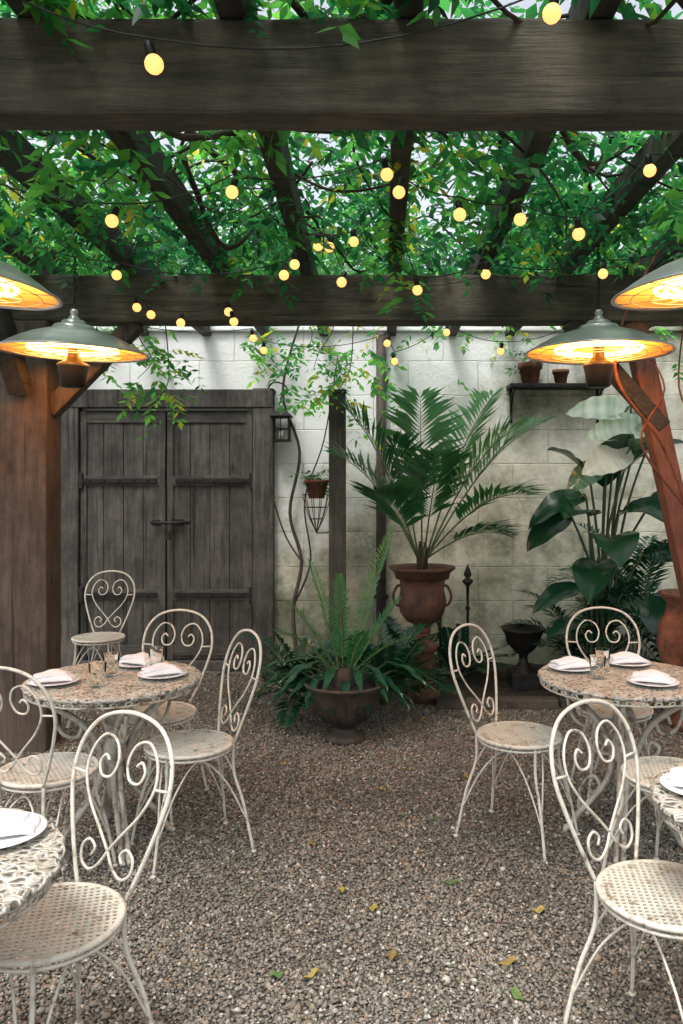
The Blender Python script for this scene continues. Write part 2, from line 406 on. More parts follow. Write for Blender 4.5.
cc=np.stack([RNG.uniform(-2.7,2.5,nc),RNG.uniform(1.7,5.35,nc),RNG.uniform(2.82,3.2,nc)],1)
ctone=RNG.beta(1.2,1.3,nc)*.92
k=8
P=np.repeat(cc,k,0)+RNG.normal(0,1,(nc*k,3))*np.array([.14,.14,.08]); T=np.clip(np.repeat(ctone,k)+RNG.normal(0,.12,nc*k),0,1)
P[:,2]=np.maximum(P[:,2],2.73)
nearm=P[:,1]<2.45; P[nearm,2]=np.maximum(P[nearm,2],2.85)
sp=[(-.38,5.9,2.5,.20,34),(-.25,5.9,2.25,.14,22),(-.5,5.7,2.62,.22,20),(-1.42,4.95,2.30,.10,13),(-1.34,4.95,2.12,.08,9),(-1.6,4.9,2.5,.16,12),
    (.2,4.3,2.62,.06,5),(-1.0,3.1,2.78,.14,10),(.6,3.6,2.74,.14,10),(1.5,3.5,2.78,.18,12),(1.1,6.4,2.85,.3,24),(0.3,6.45,2.85,.25,18),(2.0,6.4,2.8,.25,18),
    (-2.3,6.4,2.85,.25,14),(-.9,6.45,2.85,.2,12),(-1.6,3.6,2.8,.2,12),(1.9,4.4,2.6,.2,20),(-1.1,2.6,2.85,.2,14),(1.0,2.6,2.85,.25,14)]
PP=[P];TT=[T]
for (a,b_,c_,s_,q) in sp:
    PP.append(np.array([a,b_,c_])+RNG.normal(0,1,(q,3))*s_*np.array([1,.6,.9])); TT.append(np.clip(RNG.normal(.72,.14,q),0,1))
P=np.concatenate(PP);T=np.concatenate(TT)
V,F,C=compound(P,rdir(len(P),-.6,.25),RNG.uniform(.16,.30,len(P)),T)
vine=root('climbing_vine',(0,0,0),'dense green wisteria vine spreading over timber pergola','vine')
part('foliage',trimesh('foliage',V,F,C,M_leafcan),M_leafcan,vine)
st=MB()
for i in range(48):
    x0=R(-2.6,2.3);y0=R(1.6,3.6);z0=R(2.90,3.08); ang=R(-.9,.9)+(math.pi/2 if i%2 else 0)
    pts=[(x0,y0,z0)]
    for k_ in range(7):
        ang+=R(-.45,.45); x0+=math.cos(ang)*.34;y0+=abs(math.sin(ang))*.34
        pts.append((x0,y0,min(3.12,max(2.72,z0+R(-.20,.10)))))
    st.tube(pts,[R(.005,.022),.003],6,5)
for (a,b_,c_,s_,q) in sp:
    if b_>5.6 and c_>2.7: continue
    st.tube([(a+R(-.1,.1),b_,3.0),(a+R(-.08,.08),b_,c_+.2),(a+R(-.06,.06),b_,c_),(a+R(-.1,.1),b_,c_-.12)],[.005,.002],5,5)
part('stem',st,M_bark,vine)
cl=MB()
cl.tube([(-.60,6.35,0),(-.66,6.42,.5),(-.60,6.5,.9),(-.70,6.55,1.3),(-.62,6.55,1.8),(-.76,6.56,2.3),(-.6,6.5,2.9)],[.018,.009],7,6)
cl.tube([(-.66,6.5,.55),(-.53,6.55,.9),(-.58,6.57,1.4),(-.42,6.57,1.9),(-.3,6.5,2.6)],[.009,.005],6,6)
cl.tube([(-.60,6.5,.9),(-.75,6.52,1.15),(-.86,6.47,1.6),(-.80,6.47,2.0)],[.009,.004],6,6)
o=part('woody_climber',cl,M_bark); top(o,'bare twisted woody vine climbing the whitewashed wall','vine')
rb=MB()
rb.tube([(1.95,4.45,.1),(1.86,4.45,.8),(1.74,4.42,1.35),(1.58,4.4,1.75),(1.34,4.4,2.1),(1.38,4.4,2.45),(1.6,4.3,2.9)],[.011,.007],7,6)
rb.tube([(1.70,4.42,1.45),(1.82,4.4,1.75),(1.68,4.4,2.05),(1.72,4.4,2.5)],[.008,.004],6,6)
rb.tube([(1.72,4.42,1.4),(1.47,4.4,1.75),(1.60,4.4,2.05),(1.46,4.4,2.3)],[.008,.004],6,6)
o=part('vine_trunk',rb,M_redbark); top(o,'thin reddish vine stems wound around a leaning post','vine')
def crown(c,rx,rz,ncl,per,ll,lw,tbase=.52):
    d=rdir(ncl,-1,1); r=RNG.uniform(.45,1,ncl)**.6
    cc=np.array(c)+d*r[:,None]*np.array([rx,rx*.8,rz])
    tn=np.clip(RNG.normal(tbase,.27,ncl),0,1)
    P=np.repeat(cc,per,0)+RNG.normal(0,.17,(ncl*per,3))
    D=rdir(len(P),-.9,.6); S=unit(np.cross(D,RNG.normal(0,1,(len(P),3))))
    return leaflets(P,D,S,ll*RNG.uniform(.7,1.3,len(P)),lw*RNG.uniform(.7,1.3,len(P)),np.clip(np.repeat(tn,per)+RNG.normal(0,.1,len(P)),0,1))
for i,(x_,y_,z_,rr) in enumerate([(-4.6,9.6,3.4,1.6),(-2.0,10.2,3.6,1.6),(.6,9.4,3.2,1.4),(2.9,10.2,3.7,1.6),(5.4,9.6,3.4,1.6),(-.7,13.5,4.6,2.0),(4.0,14,4.9,2.2),(-5.0,14,4.9,2.2)]):
    tr=root('tree',(x_,y_,0),'leafy green tree rising behind the garden wall','tree','trees behind the wall')
    tk=MB(); tk.tube([(0,0,0),(.08,.05,1.6),(-.05,0,z_-.6)],[.17,.09],8,5)
    for k_ in range(6):
        a=k_*1.05+i; tk.tube([(-.03,0,z_-1.4+k_*.15),(math.cos(a)*.6,math.sin(a)*.6,z_-.4),(math.cos(a)*1.0,math.sin(a)*1.0,z_+.4)],[.06,.015],6,4)
    part('trunk',tk,M_bark,tr)
    V,F,C=crown((0,0,z_),rr,rr*.95,270,20,.12,.040)
    part('crown',trimesh('crown',V,F,C,M_leaftree),M_leaftree,tr)
# ------------------------------------------------------------ string lights
bulbmb=MB(); bulbmb.lathe([(.0005,-.0235),(.009,-.0218),(.0165,-.0168),(.0218,-.009),(.0235,0),(.0218,.009),(.0165,.0168),(.0115,.021)],18)
bulb_me=bulbmb.mesh('bulb',M_bulb)
sockm=MB(); sockm.lathe([(.0105,.020),(.0125,.024),(.0125,.050),(.007,.058),(.0005,.060)],12); sock_me=sockm.mesh('socket',M_black)
strings=[
 (1.98,[(-1.15,2.80),(-.5475,2.55),(.44,2.68),(1.1,2.85)],[1,2]),
 (2.95,[(-1.7,2.72),(-.96,2.474),(-.53,2.596),(.044,2.656),(.09,2.612),(.31,2.50),(.544,2.507),(.767,2.456),(1.026,2.685),(1.7,2.8)],range(1,9)),
 (3.79,[(-2.0,2.78),(-1.243,2.524),(-.43,2.505),(-.38,2.557),(-.27,2.652),(-.215,2.640),(-.157,2.467),(-.10,2.662),(.2,2.433),(.533,2.529),(1.09,2.524),(1.8,2.75)],range(1,11)),
 (4.37,[(-1.8,2.62),(-1.297,2.483),(-1.236,2.456),(-1.055,2.396),(-.81,2.473),(-.77,2.407),(-.16,2.60),(.62,2.62),(1.5,2.72)],range(1,6)),
 (5.3,[(-2.2,2.72),(-.813,2.5),(-.733,2.407),(.08,2.453),(.13,2.34),(.473,2.527),(.833,2.407),(1.3,2.52),(2.2,2.7)],range(1,8)),
]
for yy,pts,bi in strings:
    rt=root('string_light',(0,yy,0),'warm glowing globe bulbs strung on black cable under vines','string lights','strings of globe lights')
    ptsz=[(p[0],R(-.05,.05),p[1]+.064) for p in pts]
    full=[]
    for a,b_ in zip(ptsz[:-1],ptsz[1:]):
        L=math.hypot(b_[0]-a[0],b_[2]-a[2])
        for k_ in range(8):
            t_=k_/8; full.append((a[0]+(b_[0]-a[0])*t_,a[1]+(b_[1]-a[1])*t_,a[2]+(b_[2]-a[2])*t_-.22*L*4*t_*(1-t_)*.35))
    full.append(ptsz[-1])
    part('cable',MB().tube(full,.0028,5),M_black,rt)
    for k_ in bi:
        p=ptsz[k_]
        o=part('bulb',bulb_me,M_bulb,rt); o.location=(p[0],p[1],p[2]-.064); o.rotation_euler=(R(-.3,.3),R(-.3,.3),0)
        s_=part('socket',sock_me,M_black,o)
# ------------------------------------------------------------ heaters
def heater():
    h=root('patio_heater',(0,0,0),'hanging electric heater with steel dome shade and glowing coil','heater','hanging patio heaters')
    part('shade',MB().lathe([(.012,.158),(.050,.156),(.060,.150),(.062,.134),(.095,.130),(.102,.123),(.105,.110),(.15,.099),(.21,.080),(.265,.056),(.315,.029),(.352,.006),(.378,-.006),(.382,-.012),(.376,-.015),(.362,-.006)],64),M_steel,h)
    part('reflector',MB().lathe([(.362,-.007),(.312,.021),(.262,.047),(.208,.069),(.148,.087),(.06,.098),(.01,.098)],64),M_brass,h)
    kn=MB().lathe([(.001,.215),(.016,.213),(.022,.198),(.016,.184),(.026,.170),(.028,.156)],16); part('finial',kn,M_steel,h)
    co=MB()
    for r_,z_ in ((.15,.006),(.185,.002),(.22,.008)):
        co.tube([(math.cos(a)*r_,math.sin(a)*r_,z_) for a in np.linspace(0,2*math.pi,40,endpoint=False)],.0085,8,closed=True)
    part('heating_coil',co,M_coil,h)
    gd=MB()
    for r_,z_ in ((.10,-.022),(.17,-.021),(.24,-.019),(.31,-.015)):
        gd.tube([(math.cos(a)*r_,math.sin(a)*r_,z_) for a in np.linspace(0,2*math.pi,40,endpoint=False)],.0022,5,closed=True)
    for k_ in range(12):
        a=k_*math.pi/6; gd.tube([(math.cos(a)*.08,math.sin(a)*.08,-.024),(math.cos(a)*.364,math.sin(a)*.364,-.011)],.002,5)
    part('guard',gd,M_steel,h)
    part('lamp_body',MB().lathe([(.001,-.190),(.052,-.190),(.062,-.182),(.070,-.12),(.078,-.085),(.080,-.07),(.05,-.055),(.032,-.03),(.030,.05),(.03,.095)],32),M_black,h)
    ch=MB(); z=.215
    for k_ in range(16):
        a=(k_%2)*math.pi/2; w=.009
        ch.tube([(math.cos(a)*w*c,math.sin(a)*w*c,z+.018+.016*s_) for c,s_ in [(math.cos(q),math.sin(q)) for q in np.linspace(0,6.283,8,endpoint=False)]],.0028,5,closed=True); z+=.026
    ch.tube([(0,0,z),(.0,0,z+.06)],.004,6)
    part('chain',ch,M_iron,h)
    return h
h0=heater(); h0.location=(-1.56,4.12,2.21); h0.rotation_euler=(.03,.03,0)
hl=[(1.165,4.15,2.215,.4),(-1.55,2.92,2.26,1),(1.26,2.92,2.245,2)]
hs=[h0]+[dup(h0,(a,b_,c_),d_) for a,b_,c_,d_ in hl]
hs[2].rotation_euler=(0,.12,0); hs[3].rotation_euler=(.02,-.08,0)
li=bpy.data.lights.new('heater_glow','POINT'); li.energy=4.5; li.color=(1,.52,.16); li.shadow_soft_size=.03
for h in hs:
    for k_ in range(3):
        a=k_*2.094+.5
        lo=bpy.data.objects.new('glow_lamp',li); COL.objects.link(lo); lo.parent=h; lo.location=(math.cos(a)*.18,math.sin(a)*.18,.030)
# ------------------------------------------------------------ chair
def chair():
    c=root('bistro_chair',(0,0,0),'','chair','cream wrought iron bistro chairs')
    zs=.44; rs=.175
    def bk(u,v): return (u,-.160-.20*v-.12*v*v,zs+v)
    hoop=[(-.092,0),(-.130,.09),(-.165,.19),(-.183,.275),(-.166,.36),(-.105,.422),(0,.443),(.105,.422),(.166,.36),(.183,.275),(.165,.19),(.130,.09),(.092,0)]
    fr=MB(); fr.tube([bk(*p) for p in hoop],.0060,8,6)
    part('backrest',fr,M_cream,c)
    sc=MB()
    for s_ in (-1,1):
        heart=[(0,.100),(.040,.145),(.095,.205),(.130,.272),(.124,.335),(.085,.378),(.038,.366),(.018,.322),(.034,.280),(.070,.276),(.086,.305),(.070,.328),(.053,.316)]
        sc.tube([bk(s_*a,b_) for a,b_ in heart],.0041,6,5)
        low=[(0,.100),(.025,.065),(.060,.044),(.092,.062),(.095,.098),(.070,.116),(.048,.100),(.058,.080)]
        sc.tube([bk(s_*a,b_) for a,b_ in low],.0041,6,5)
        sc.tube([bk(s_*.130,.272),bk(s_*.183,.275)],.004,6)
    part('scroll',sc,M_cream,c)
    se=MB()
    se.tube([(math.cos(a)*rs,math.sin(a)*rs,zs) for a in np.linspace(0,2*math.pi,40,endpoint=False)],.0085,8,closed=True)
    se.tube([(math.cos(a)*(rs-.004),math.sin(a)*(rs-.004),zs-.020) for a in np.linspace(0,2*math.pi,40,endpoint=False)],.0052,6,closed=True)
    sp_=.0165; w=.0070
    for ang in (math.pi/4,-math.pi/4):
        for k_ in range(-11,12):
            o_=k_*sp_; hl_=math.sqrt(max(0,(rs-.003)**2-o_*o_))
            if hl_<.01: continue
            q=Matrix.Rotation(ang,3,'Z')
            se.box(q@Vector((0,o_,0))+Vector((0,0,zs+.004+(0.0012 if ang>0 else 0))),(2*hl_,w,.003),q)
    part('seat',se,M_cream,c)
    tops=[(.115,.128),(-.115,.128),(-.092,-.157),(.092,-.157)]; bots=[(.165,.195),(-.165,.195),(-.160,-.22),(.160,-.22)]
    for (a,b_),(a2,b2) in zip(tops,bots):
        lg=MB(); lg.tube([(a,b_,zs),(a*1.02,b_*1.02,zs-.12),((a+a2)/2,(b_+b2)/2,.2),(a2,b2,.004)],.0063,8,5); lg.lathe([(.001,0),(.012,0),(.012,.008),(.007,.014)],10,(a2,b2,.001))
        part('leg',lg,M_cream,c)
    br=MB()
    for i in range(4):
        a,b_=i,(i+1)%4
        def L(i,z):
            t_=1-z/zs; return Vector((tops[i][0]+(bots[i][0]-tops[i][0])*t_*.95,tops[i][1]+(bots[i][1]-tops[i][1])*t_*.95,z))
        p0=L(a,.13);p1=L(b_,.13); m=(L(a,.40)+L(b_,.40))/2*.85; m.z=.39
        q0=p0.lerp(m,.45);q0.z=.30;q1=p1.lerp(m,.45);q1.z=.30
        br.tube([p0,q0,m,q1,p1],.0038,6,6)
    part('stretcher',br,M_cream,c)
    return c
def fz(fx,fy): return math.atan2(-fx,fy)
GL='cream iron heart-back bistro chair '
c0=chair(); c0.location=(-1.96,5.65,0); c0.rotation_euler=(0,0,fz(-.02,-1)); c0['label']=GL+'standing alone before the gate'
chairs=[(-1.03,3.76,-.15,-.95,'pulled up to a lattice table'),(-.77,3.30,-.86,-.51,'turned toward a lattice table'),(.62,3.42,.80,-.60,'angled toward a lattice table'),
 (1.15,3.84,-.05,-1,'pulled up to a lattice table'),(.765,2.08,.60,-.80,'beside a table on gravel'),(1.10,2.95,-.55,.83,'tucked at a set table'),
 (-1.23,3.0,.25,.97,'tucked at a set table'),(-.80,1.95,-.52,-.85,'beside a table on gravel')]
for x_,y_,fx,fy,l in chairs:
    dup(c0,(x_,y_,0),fz(fx,fy)+R(-.03,.03),GL+l)
# ------------------------------------------------------------ table
def table():
    tb=root('bistro_table',(0,0,0),'round cream cast iron table with pierced lace top','table','cast iron lattice tables')
    H=.70;r=.36
    n_=144
    pr=[(.001,H-.018),(.33,H-.018),(r*.985,H-.017,.006),(r,H-.008,.008),(r*.985,H,.006),(.33,H+.0005),(.001,H+.0005)]
    part('tabletop',MB().lathe(pr,n_,k=30),M_ttop,tb)
    ap=MB()
    for i in range(40):
        a=i/40*2*math.pi; 
        for rr_,zz in ((.008,H-.028),):
            c_=Vector((math.cos(a)*(r-.012),math.sin(a)*(r-.012),zz)); tx=Vector((-math.sin(a),math.cos(a),0))
            ap.tube([c_+tx*math.cos(q)*rr_*1.6+Vector((0,0,1))*math.sin(q)*rr_ for q in np.linspace(0,6.283,10,endpoint=False)],.0045,5,closed=True)
    ap.tube([(math.cos(a)*(r-.012),math.sin(a)*(r-.012),H-.037) for a in np.linspace(0,6.2832,48,endpoint=False)],.004,6,closed=True)
    part('apron',ap,M_pedestal,tb)
    cb=MB().lathe([(.001,.56),(.035,.56),(.05,.52),(.032,.47),(.045,.43),(.055,.38),(.03,.33),(.04,.26),(.026,.20),(.001,.18)],16); part('column',cb,M_pedestal,tb)
    for i in range(4):
        a=i*math.pi/2+.5; lg=MB()
        def P(r_,z,w=0): return (math.cos(a)*r_-math.sin(a)*w,math.sin(a)*r_+math.cos(a)*w,z)
        for w in (-.013,.013):
            lg.tube([P(.27,H-.02,w),P(.255,.62,w),P(.17,.56,w),P(.095,.48,w),P(.05,.36,w),P(.07,.25,w),P(.14,.15,w),P(.19,.09,w),P(.225,.03,w),P(.25,.012,w)],.0115,7,5)
        lg.tube([P(.24,.60),P(.21,.50),P(.15,.47),P(.13,.52),P(.17,.545),P(.185,.515)],.008,6,5)
        lg.tube([P(.19,.10),P(.18,.2),P(.13,.26),P(.10,.22),P(.13,.185),P(.15,.21)],.008,6,5)
        lg.tube([P(.06,.36),P(.12,.37),P(.14,.41),P(.11,.43),P(.095,.40)],.008,6,5)
        part('leg',lg,M_pedestal,tb)
    return tb
t0=table(); t0.location=(-1.10,3.36,0)
t1=dup(t0,(1.06,3.39,0),.7); t2=dup(t0,(-1.03,1.66,0),.3); t3=dup(t0,(1.08,2.02,0),1.1)
# ------------------------------------------------------------ table ware
plm=MB().lathe([(.001,.004),(.055,.004),(.065,.006),(.100,.014),(.104,.016),(.102,.018),(.066,.010),(.055,.008),(.001,.008)],36).mesh('plate',M_white)
def napmesh():
    m_=MB()
    def slab(cx,cy,z,lx,ly,th,rot,taper=0):
        nx,ny=16,8; vs=[];fs=[]
        for top_ in (0,1):
            for j in range(ny+1):
                for i in range(nx+1):
                    u=i/nx-.5;v=j/ny-.5
                    edge=max(abs(u),abs(v))*2
                    zz=z+(th*(1-.6*edge**6) if top_ else 0)+(.004*math.sin(u*6+1)+.003*math.sin(v*5+u*9))
                    p=Vector((u*lx*(1+.03*math.sin(v*6)),v*ly*(1-taper*u)+.004*math.sin(u*8),0)); p.rotate(Matrix.Rotation(rot,3,'Z'))
                    vs.append((p.x+cx,p.y+cy,zz))
        n1=(nx+1)*(ny+1)
        for j in range(ny):
            for i in range(nx):
                a=j*(nx+1)+i; fs.append((a,a+nx+1,a+nx+2,a+1)); a+=n1; fs.append((a,a+1,a+nx+2,a+nx+1))
        for i in range(nx):
            fs.append((i,i+1,i+1+n1,i+n1)); a=ny*(nx+1)+i; fs.append((a+1,a,a+n1,a+1+n1))
        for j in range(ny):
            a=j*(nx+1); fs.append((a+nx+1,a,a+n1,a+nx+1+n1)); a+=nx; fs.append((a,a+nx+1,a+nx+1+n1,a+n1))
        m_.add(vs,fs,True)
    slab(0,0,.014,.165,.092,.020,0,.12); slab(-.010,.004,.030,.140,.078,.016,.07,.2)
    return m_.mesh('napkin',M_cloth)
napm=napmesh()
glm=MB().lathe([(.001,.002),(.026,.002),(.029,.006),(.035,.095),(.0335,.0965),(.032,.095),(.0265,.012),(.001,.010)],24).mesh('drinking_glass',M_glass)
def put(me,name,x_,y_,z_,rz,label,cat,group,rx=0):
    o=bpy.data.objects.new(name,me); COL.objects.link(o); o.location=(x_,y_,z_); o.rotation_euler=(rx,0,rz); o['label']=label;o['category']=cat;o['group']=group
TZ=.702
for x_,y_,rz in [(-1.31,3.25,.2),(-1.06,3.58,-.5),(-.90,3.37,.35),(.865,3.50,.15),(1.14,3.60,.0),(1.13,3.24,-.5),(-.86,1.82,.25),(.86,2.10,-.6)]:
    put(plm,'plate',x_,y_,TZ,0,'round white porcelain plate on a cast iron table','plate','white dinner plates')
    put(napm,'napkin',x_,y_,TZ+.002,rz,'folded white linen napkin lying on a white plate','napkin','folded white napkins')
for x_,y_ in [(-1.115,3.20),(-1.12,3.38),(-.96,3.50),(.99,3.47),(.93,3.33),(-1.0,1.90),(1.02,1.98)]:
    put(glm,'drinking_glass',x_,y_,TZ,0,'clear glass tumbler standing on a cast iron table','glass','clear glass tumblers')
# ------------------------------------------------------------ palms
def frond(acc,base,az,el,length,droop,pairs,ll,lw,tone,stemfrac=.25,vang=.35):
    d0=Vector((math.cos(az)*math.cos(el),math.sin(az)*math.cos(el),math.sin(el)))
    pts=[];p=Vector(base);d=d0.copy(); ns=24; ds=length/ns
    for i in range(ns+1):
        pts.append(p.copy()); d=(d+Vector((0,0,-droop*ds*(0.3+(i/ns)**1.5*2.2)))).normalized(); p=p+d*ds
    Bs=[];Ds=[];Ss=[];Ls=[];Ws=[];Cs=[]
    for k_ in range(pairs):
        t_=stemfrac+(1-stemfrac)*(k_+.5)/pairs; f=t_*ns; i=min(int(f),ns-1)
        q=pts[i].lerp(pts[i+1],f-i); tn=(pts[i+1]-pts[i]).normalized()
        side=tn.cross(Vector((0,0,1))); 
        if side.length<.05: side=Vector((-math.sin(az),math.cos(az),0))
        side.normalize(); up=side.cross(tn).normalized()
        w=(t_-stemfrac)/(1-stemfrac); prof=(math.sin(math.pi*min(1,.12+w*.84)))**.6
        for sg in (-1,1):
            dd=(tn*(.55+.5*w)+side*sg+up*vang+Vector((R(-.12,.12),R(-.12,.12),R(-.12,.12)))).normalized()
            sd=dd.cross(up).normalized()
            Bs.append(q);Ds.append(dd);Ss.append(sd);Ls.append(ll*prof*R(.8,1.1));Ws.append(lw);Cs.append(min(1,max(0,tone+R(-.12,.12))))
    acc.append([np.array(a,dtype=float) for a in (Bs,Ds,Ss,Ls,Ws,Cs)])
    return pts
def finish(acc,bend):
    return leaflets(*[np.concatenate([a[i] for a in acc]) for i in range(6)],fold=.3,bend=bend)
def palm(name,loc,label,specs,mat,base,bend,stemr=.007,trunk=None,cat='palm',base_r=.03):
    rt=root(name,loc,label,cat); acc=[];stm=MB()
    for (az,el,ln,dr_,pairs,ll,lw,tone,sf) in specs:
        b0=(base[0]+math.cos(az)*base_r,base[1]+math.sin(az)*base_r,base[2])
        pts=frond(acc,b0,az,el,ln,dr_,pairs,ll,lw,tone,sf)
        stm.tube(pts,[stemr,.002],5)
    V,F,C=finish(acc,bend); part('frond',trimesh('frond',V,F,C,mat),mat,rt)
    sm=simple(name+'_stem',(.03,.07,.02),(.09,.13,.04),12,.6)
    part('stem',stm,sm,rt)
    if trunk: part('trunk',trunk,M_bark,rt)
    return rt
D=math.radians
UX,UY=.335,5.65
sp1=[]
for az,el,ln,dr_,tn in [(D(190),D(72),1.18,.7,.5),(D(172),D(64),1.0,1.0,.4),(D(30),D(70),1.35,.5,.75),(D(8),D(60),1.35,.6,.8),(D(-18),D(66),1.18,.8,.8),(D(-35),D(48),.95,1.0,.6),
   (D(90),D(82),1.2,.5,.6),(D(-70),D(74),.75,.9,.45),(D(-20),D(36),.60,1.4,.4),(D(205),D(80),.85,.9,.35),(D(225),D(58),.65,1.2,.4)]:
    sp1.append((az,el,ln,dr_,24,.42,.0185,tn,.40))
tk=MB(); tk.tube([(0,0,.85),(.0,0,.98),(.01,0,1.08)],[.042,.022],10,3)
for k_ in range(10): tk.tube([(math.cos(k_)*.026,math.sin(k_)*.026,.9),(math.cos(k_)*.04,math.sin(k_)*.04,1.08+.02*(k_%3))],[.012,.005],5)
palm('palm_tree',(UX,UY,0),'tall feathery green palm growing from a rusty pedestal urn',sp1,M_palm,(0,0,1.0),.16,.008,tk)
u=root('pedestal_urn',(UX,UY,0),'tall rusty brown cast iron urn on a pedestal','urn')
part('bowl',MB().lathe([(.001,.86),(.19,.86),(.205,.92),(.232,.945),(.237,.93),(.215,.915),(.195,.90),(.160,.84,.0),(.152,.78,.02),(.165,.70,.04),(.150,.62,.05),(.11,.56,.04),(.055,.53),(.045,.51),(.065,.495),(.06,.48)],60,k=20),M_rusturn,u)
part('pedestal',MB().lathe([(.001,.485),(.055,.485),(.048,.44),(.065,.41),(.10,.40),(.115,.38),(.10,.35),(.085,.33),(.09,.15,.03),(.11,.12),(.14,.10),(.15,.06),(.16,.05),(.16,0.0),(.001,0)],48,k=16),M_rusturn,u)
part('soil',MB().lathe([(.001,.89),(.1,.885),(.19,.872)],24),M_soil,u)
for s_ in (-1,1):
    part('handle',MB().tube([(s_*.15,0,.66),(s_*.19,0,.68),(s_*.205,0,.74),(s_*.18,0,.80),(s_*.15,0,.81)],.010,8,5),M_rusturn,u)
SX,SY=-.18,4.74
sp2=[(D(200),D(48),.50,1.2,28,.09,.006,.45,.18),(D(-60),D(60),.38,1.2,26,.09,.006,.45,.18),(D(-20),D(45),.45,1.3,26,.09,.006,.4,.18)]
sp2+= [(D(50),D(68),.98,.45,44,.095,.006,.85,.16),(D(110),D(82),.60,.4,32,.095,.006,.75,.16),(D(25),D(58),.56,.7,32,.095,.006,.65,.16),(D(150),D(74),.72,.5,34,.095,.006,.75,.16),(D(180),D(60),.55,.7,30,.09,.006,.6,.16)]
palm('sago_palm',(SX,SY,0),'bright green sago cycad in a low cast iron urn',sp2,M_sago,(0,0,.38),.06,.006,MB().lathe([(.001,.43),(.05,.42),(.065,.37),(.06,.32)],14),'cycad')
u=root('low_urn',(SX,SY,0),'squat dark cast iron urn standing on gravel','urn')
part('bowl',MB().lathe([(.001,.30),(.19,.30),(.212,.335),(.235,.35),(.243,.34),(.230,.325),(.212,.30,.01),(.202,.25,.03),(.18,.18,.05),(.13,.13,.04),(.08,.10),(.06,.08)],60,k=20),M_dkurn,u)
part('foot',MB().lathe([(.06,.085),(.055,.07),(.09,.05),(.12,.03),(.125,0),(.001,0)],32),M_dkurn,u)
part('soil',MB().lathe([(.001,.325),(.12,.32),(.21,.312)],24),M_soil,u)
def paddle(acc,p0,d,length,width,droop,tone,roll=0,ny=5,nx=12,streak=.12):
    d=Vector(d).normalized(); p=Vector(p0); vs=[];rows=nx+1
    side=d.cross(Vector((0,0,1))); 
    if side.length<.1: side=Vector((1,0,0))
    side.normalize(); side.rotate(Matrix.Rotation(roll,3,d))
    ds=length/nx
    for i in range(rows):
        t_=i/nx; w=width*(math.sin(math.pi*(t_**.8))**.75 if 0<t_<1 else 0.02)
        nrm=side.cross(d).normalized()
        for j in range(ny):
            v=(j/(ny-1)-.5)*2
            vs.append(p+side*v*w*.5+nrm*(abs(v)*w*.16+.007*math.sin(i*1.3)*abs(v)))
        d=(d+Vector((0,0,-droop*ds))).normalized(); p=p+d*ds
    fs=[]
    for i in range(nx):
        for j in range(ny-1):
            a=i*ny+j; fs+=[(a,a+1,a+ny+1),(a,a+ny+1,a+ny)]
    cs=[]
    for i in range(rows):
        bandv=R(-streak,streak) if ny>4 else 0
        for j in range(ny): cs.append([min(1,max(0,tone+(.1 if (j==(ny//2)) else R(-.04,.04))+bandv))]*3)
    acc.append((np.array([tuple(v) for v in vs]),np.array(fs),np.array(cs)))
def merge(acc):
    o=0;V=[];F=[];C=[]
    for v,f,c in acc: V.append(v);F.append(f+o);C.append(c);o+=len(v)
    return np.concatenate(V),np.concatenate(F),np.concatenate(C)
BX,BY=1.62,5.75
def paddle_plant(name,loc,label,leaves,mat,stemr=.012,nx=12,streak=.06):
    rt=root(name,loc,label,'plant'); acc=[];stm=MB()
    for (tip,dirv,ln,w,dr_,tone,roll) in leaves:
        a=Vector((R(-.08,.08),R(-.08,.08),.05)); tipv=Vector(tip); mid=(a+tipv)/2+Vector((-(tip[0])*.18,0,.12*tip[2]))
        stm.tube([a,mid,tipv,tipv+Vector(dirv).normalized()*.05],[stemr,.006],6,6)
        paddle(acc,tip,dirv,ln,w,dr_,tone,roll,5,nx,streak)
    V,F,C=merge(acc); me_=trimesh('leaf_blade',V,F,C,mat); me_.polygons.foreach_set('use_smooth',[True]*len(me_.polygons))
    part('leaf_blade',me_,mat,rt)
    part('stem',stm,simple(name+'_stem',(.02,.05,.02),(.05,.10,.04),12,.5),rt)
paddle_plant('bird_of_paradise',(BX,BY,0),'tall bird of paradise with broad leaves, gloss highlights painted pale',[
 ((.18,-.15,2.02),(-.95,-.1,.22),.48,.22,1.0,.85,-1.0),((.32,-.2,1.90),(-.9,-.15,.10),.52,.24,.8,.75,-1.0),((.16,-.25,1.74),(-.8,-.2,-.10),.42,.25,1.2,.90,-1.0),  # top leaves take the pale tones, painting in their silvery sheen
 ((.02,-.1,1.66),(-.6,-.2,-.2),.38,.20,1.4,.35,-.8),((.10,-.1,1.86),(.5,-.2,.5),.38,.20,1.3,.3,.7),((.12,-.05,1.60),(.1,-.4,.5),.46,.26,1.8,.2,0)],M_leafsheen,.010,26,.16)
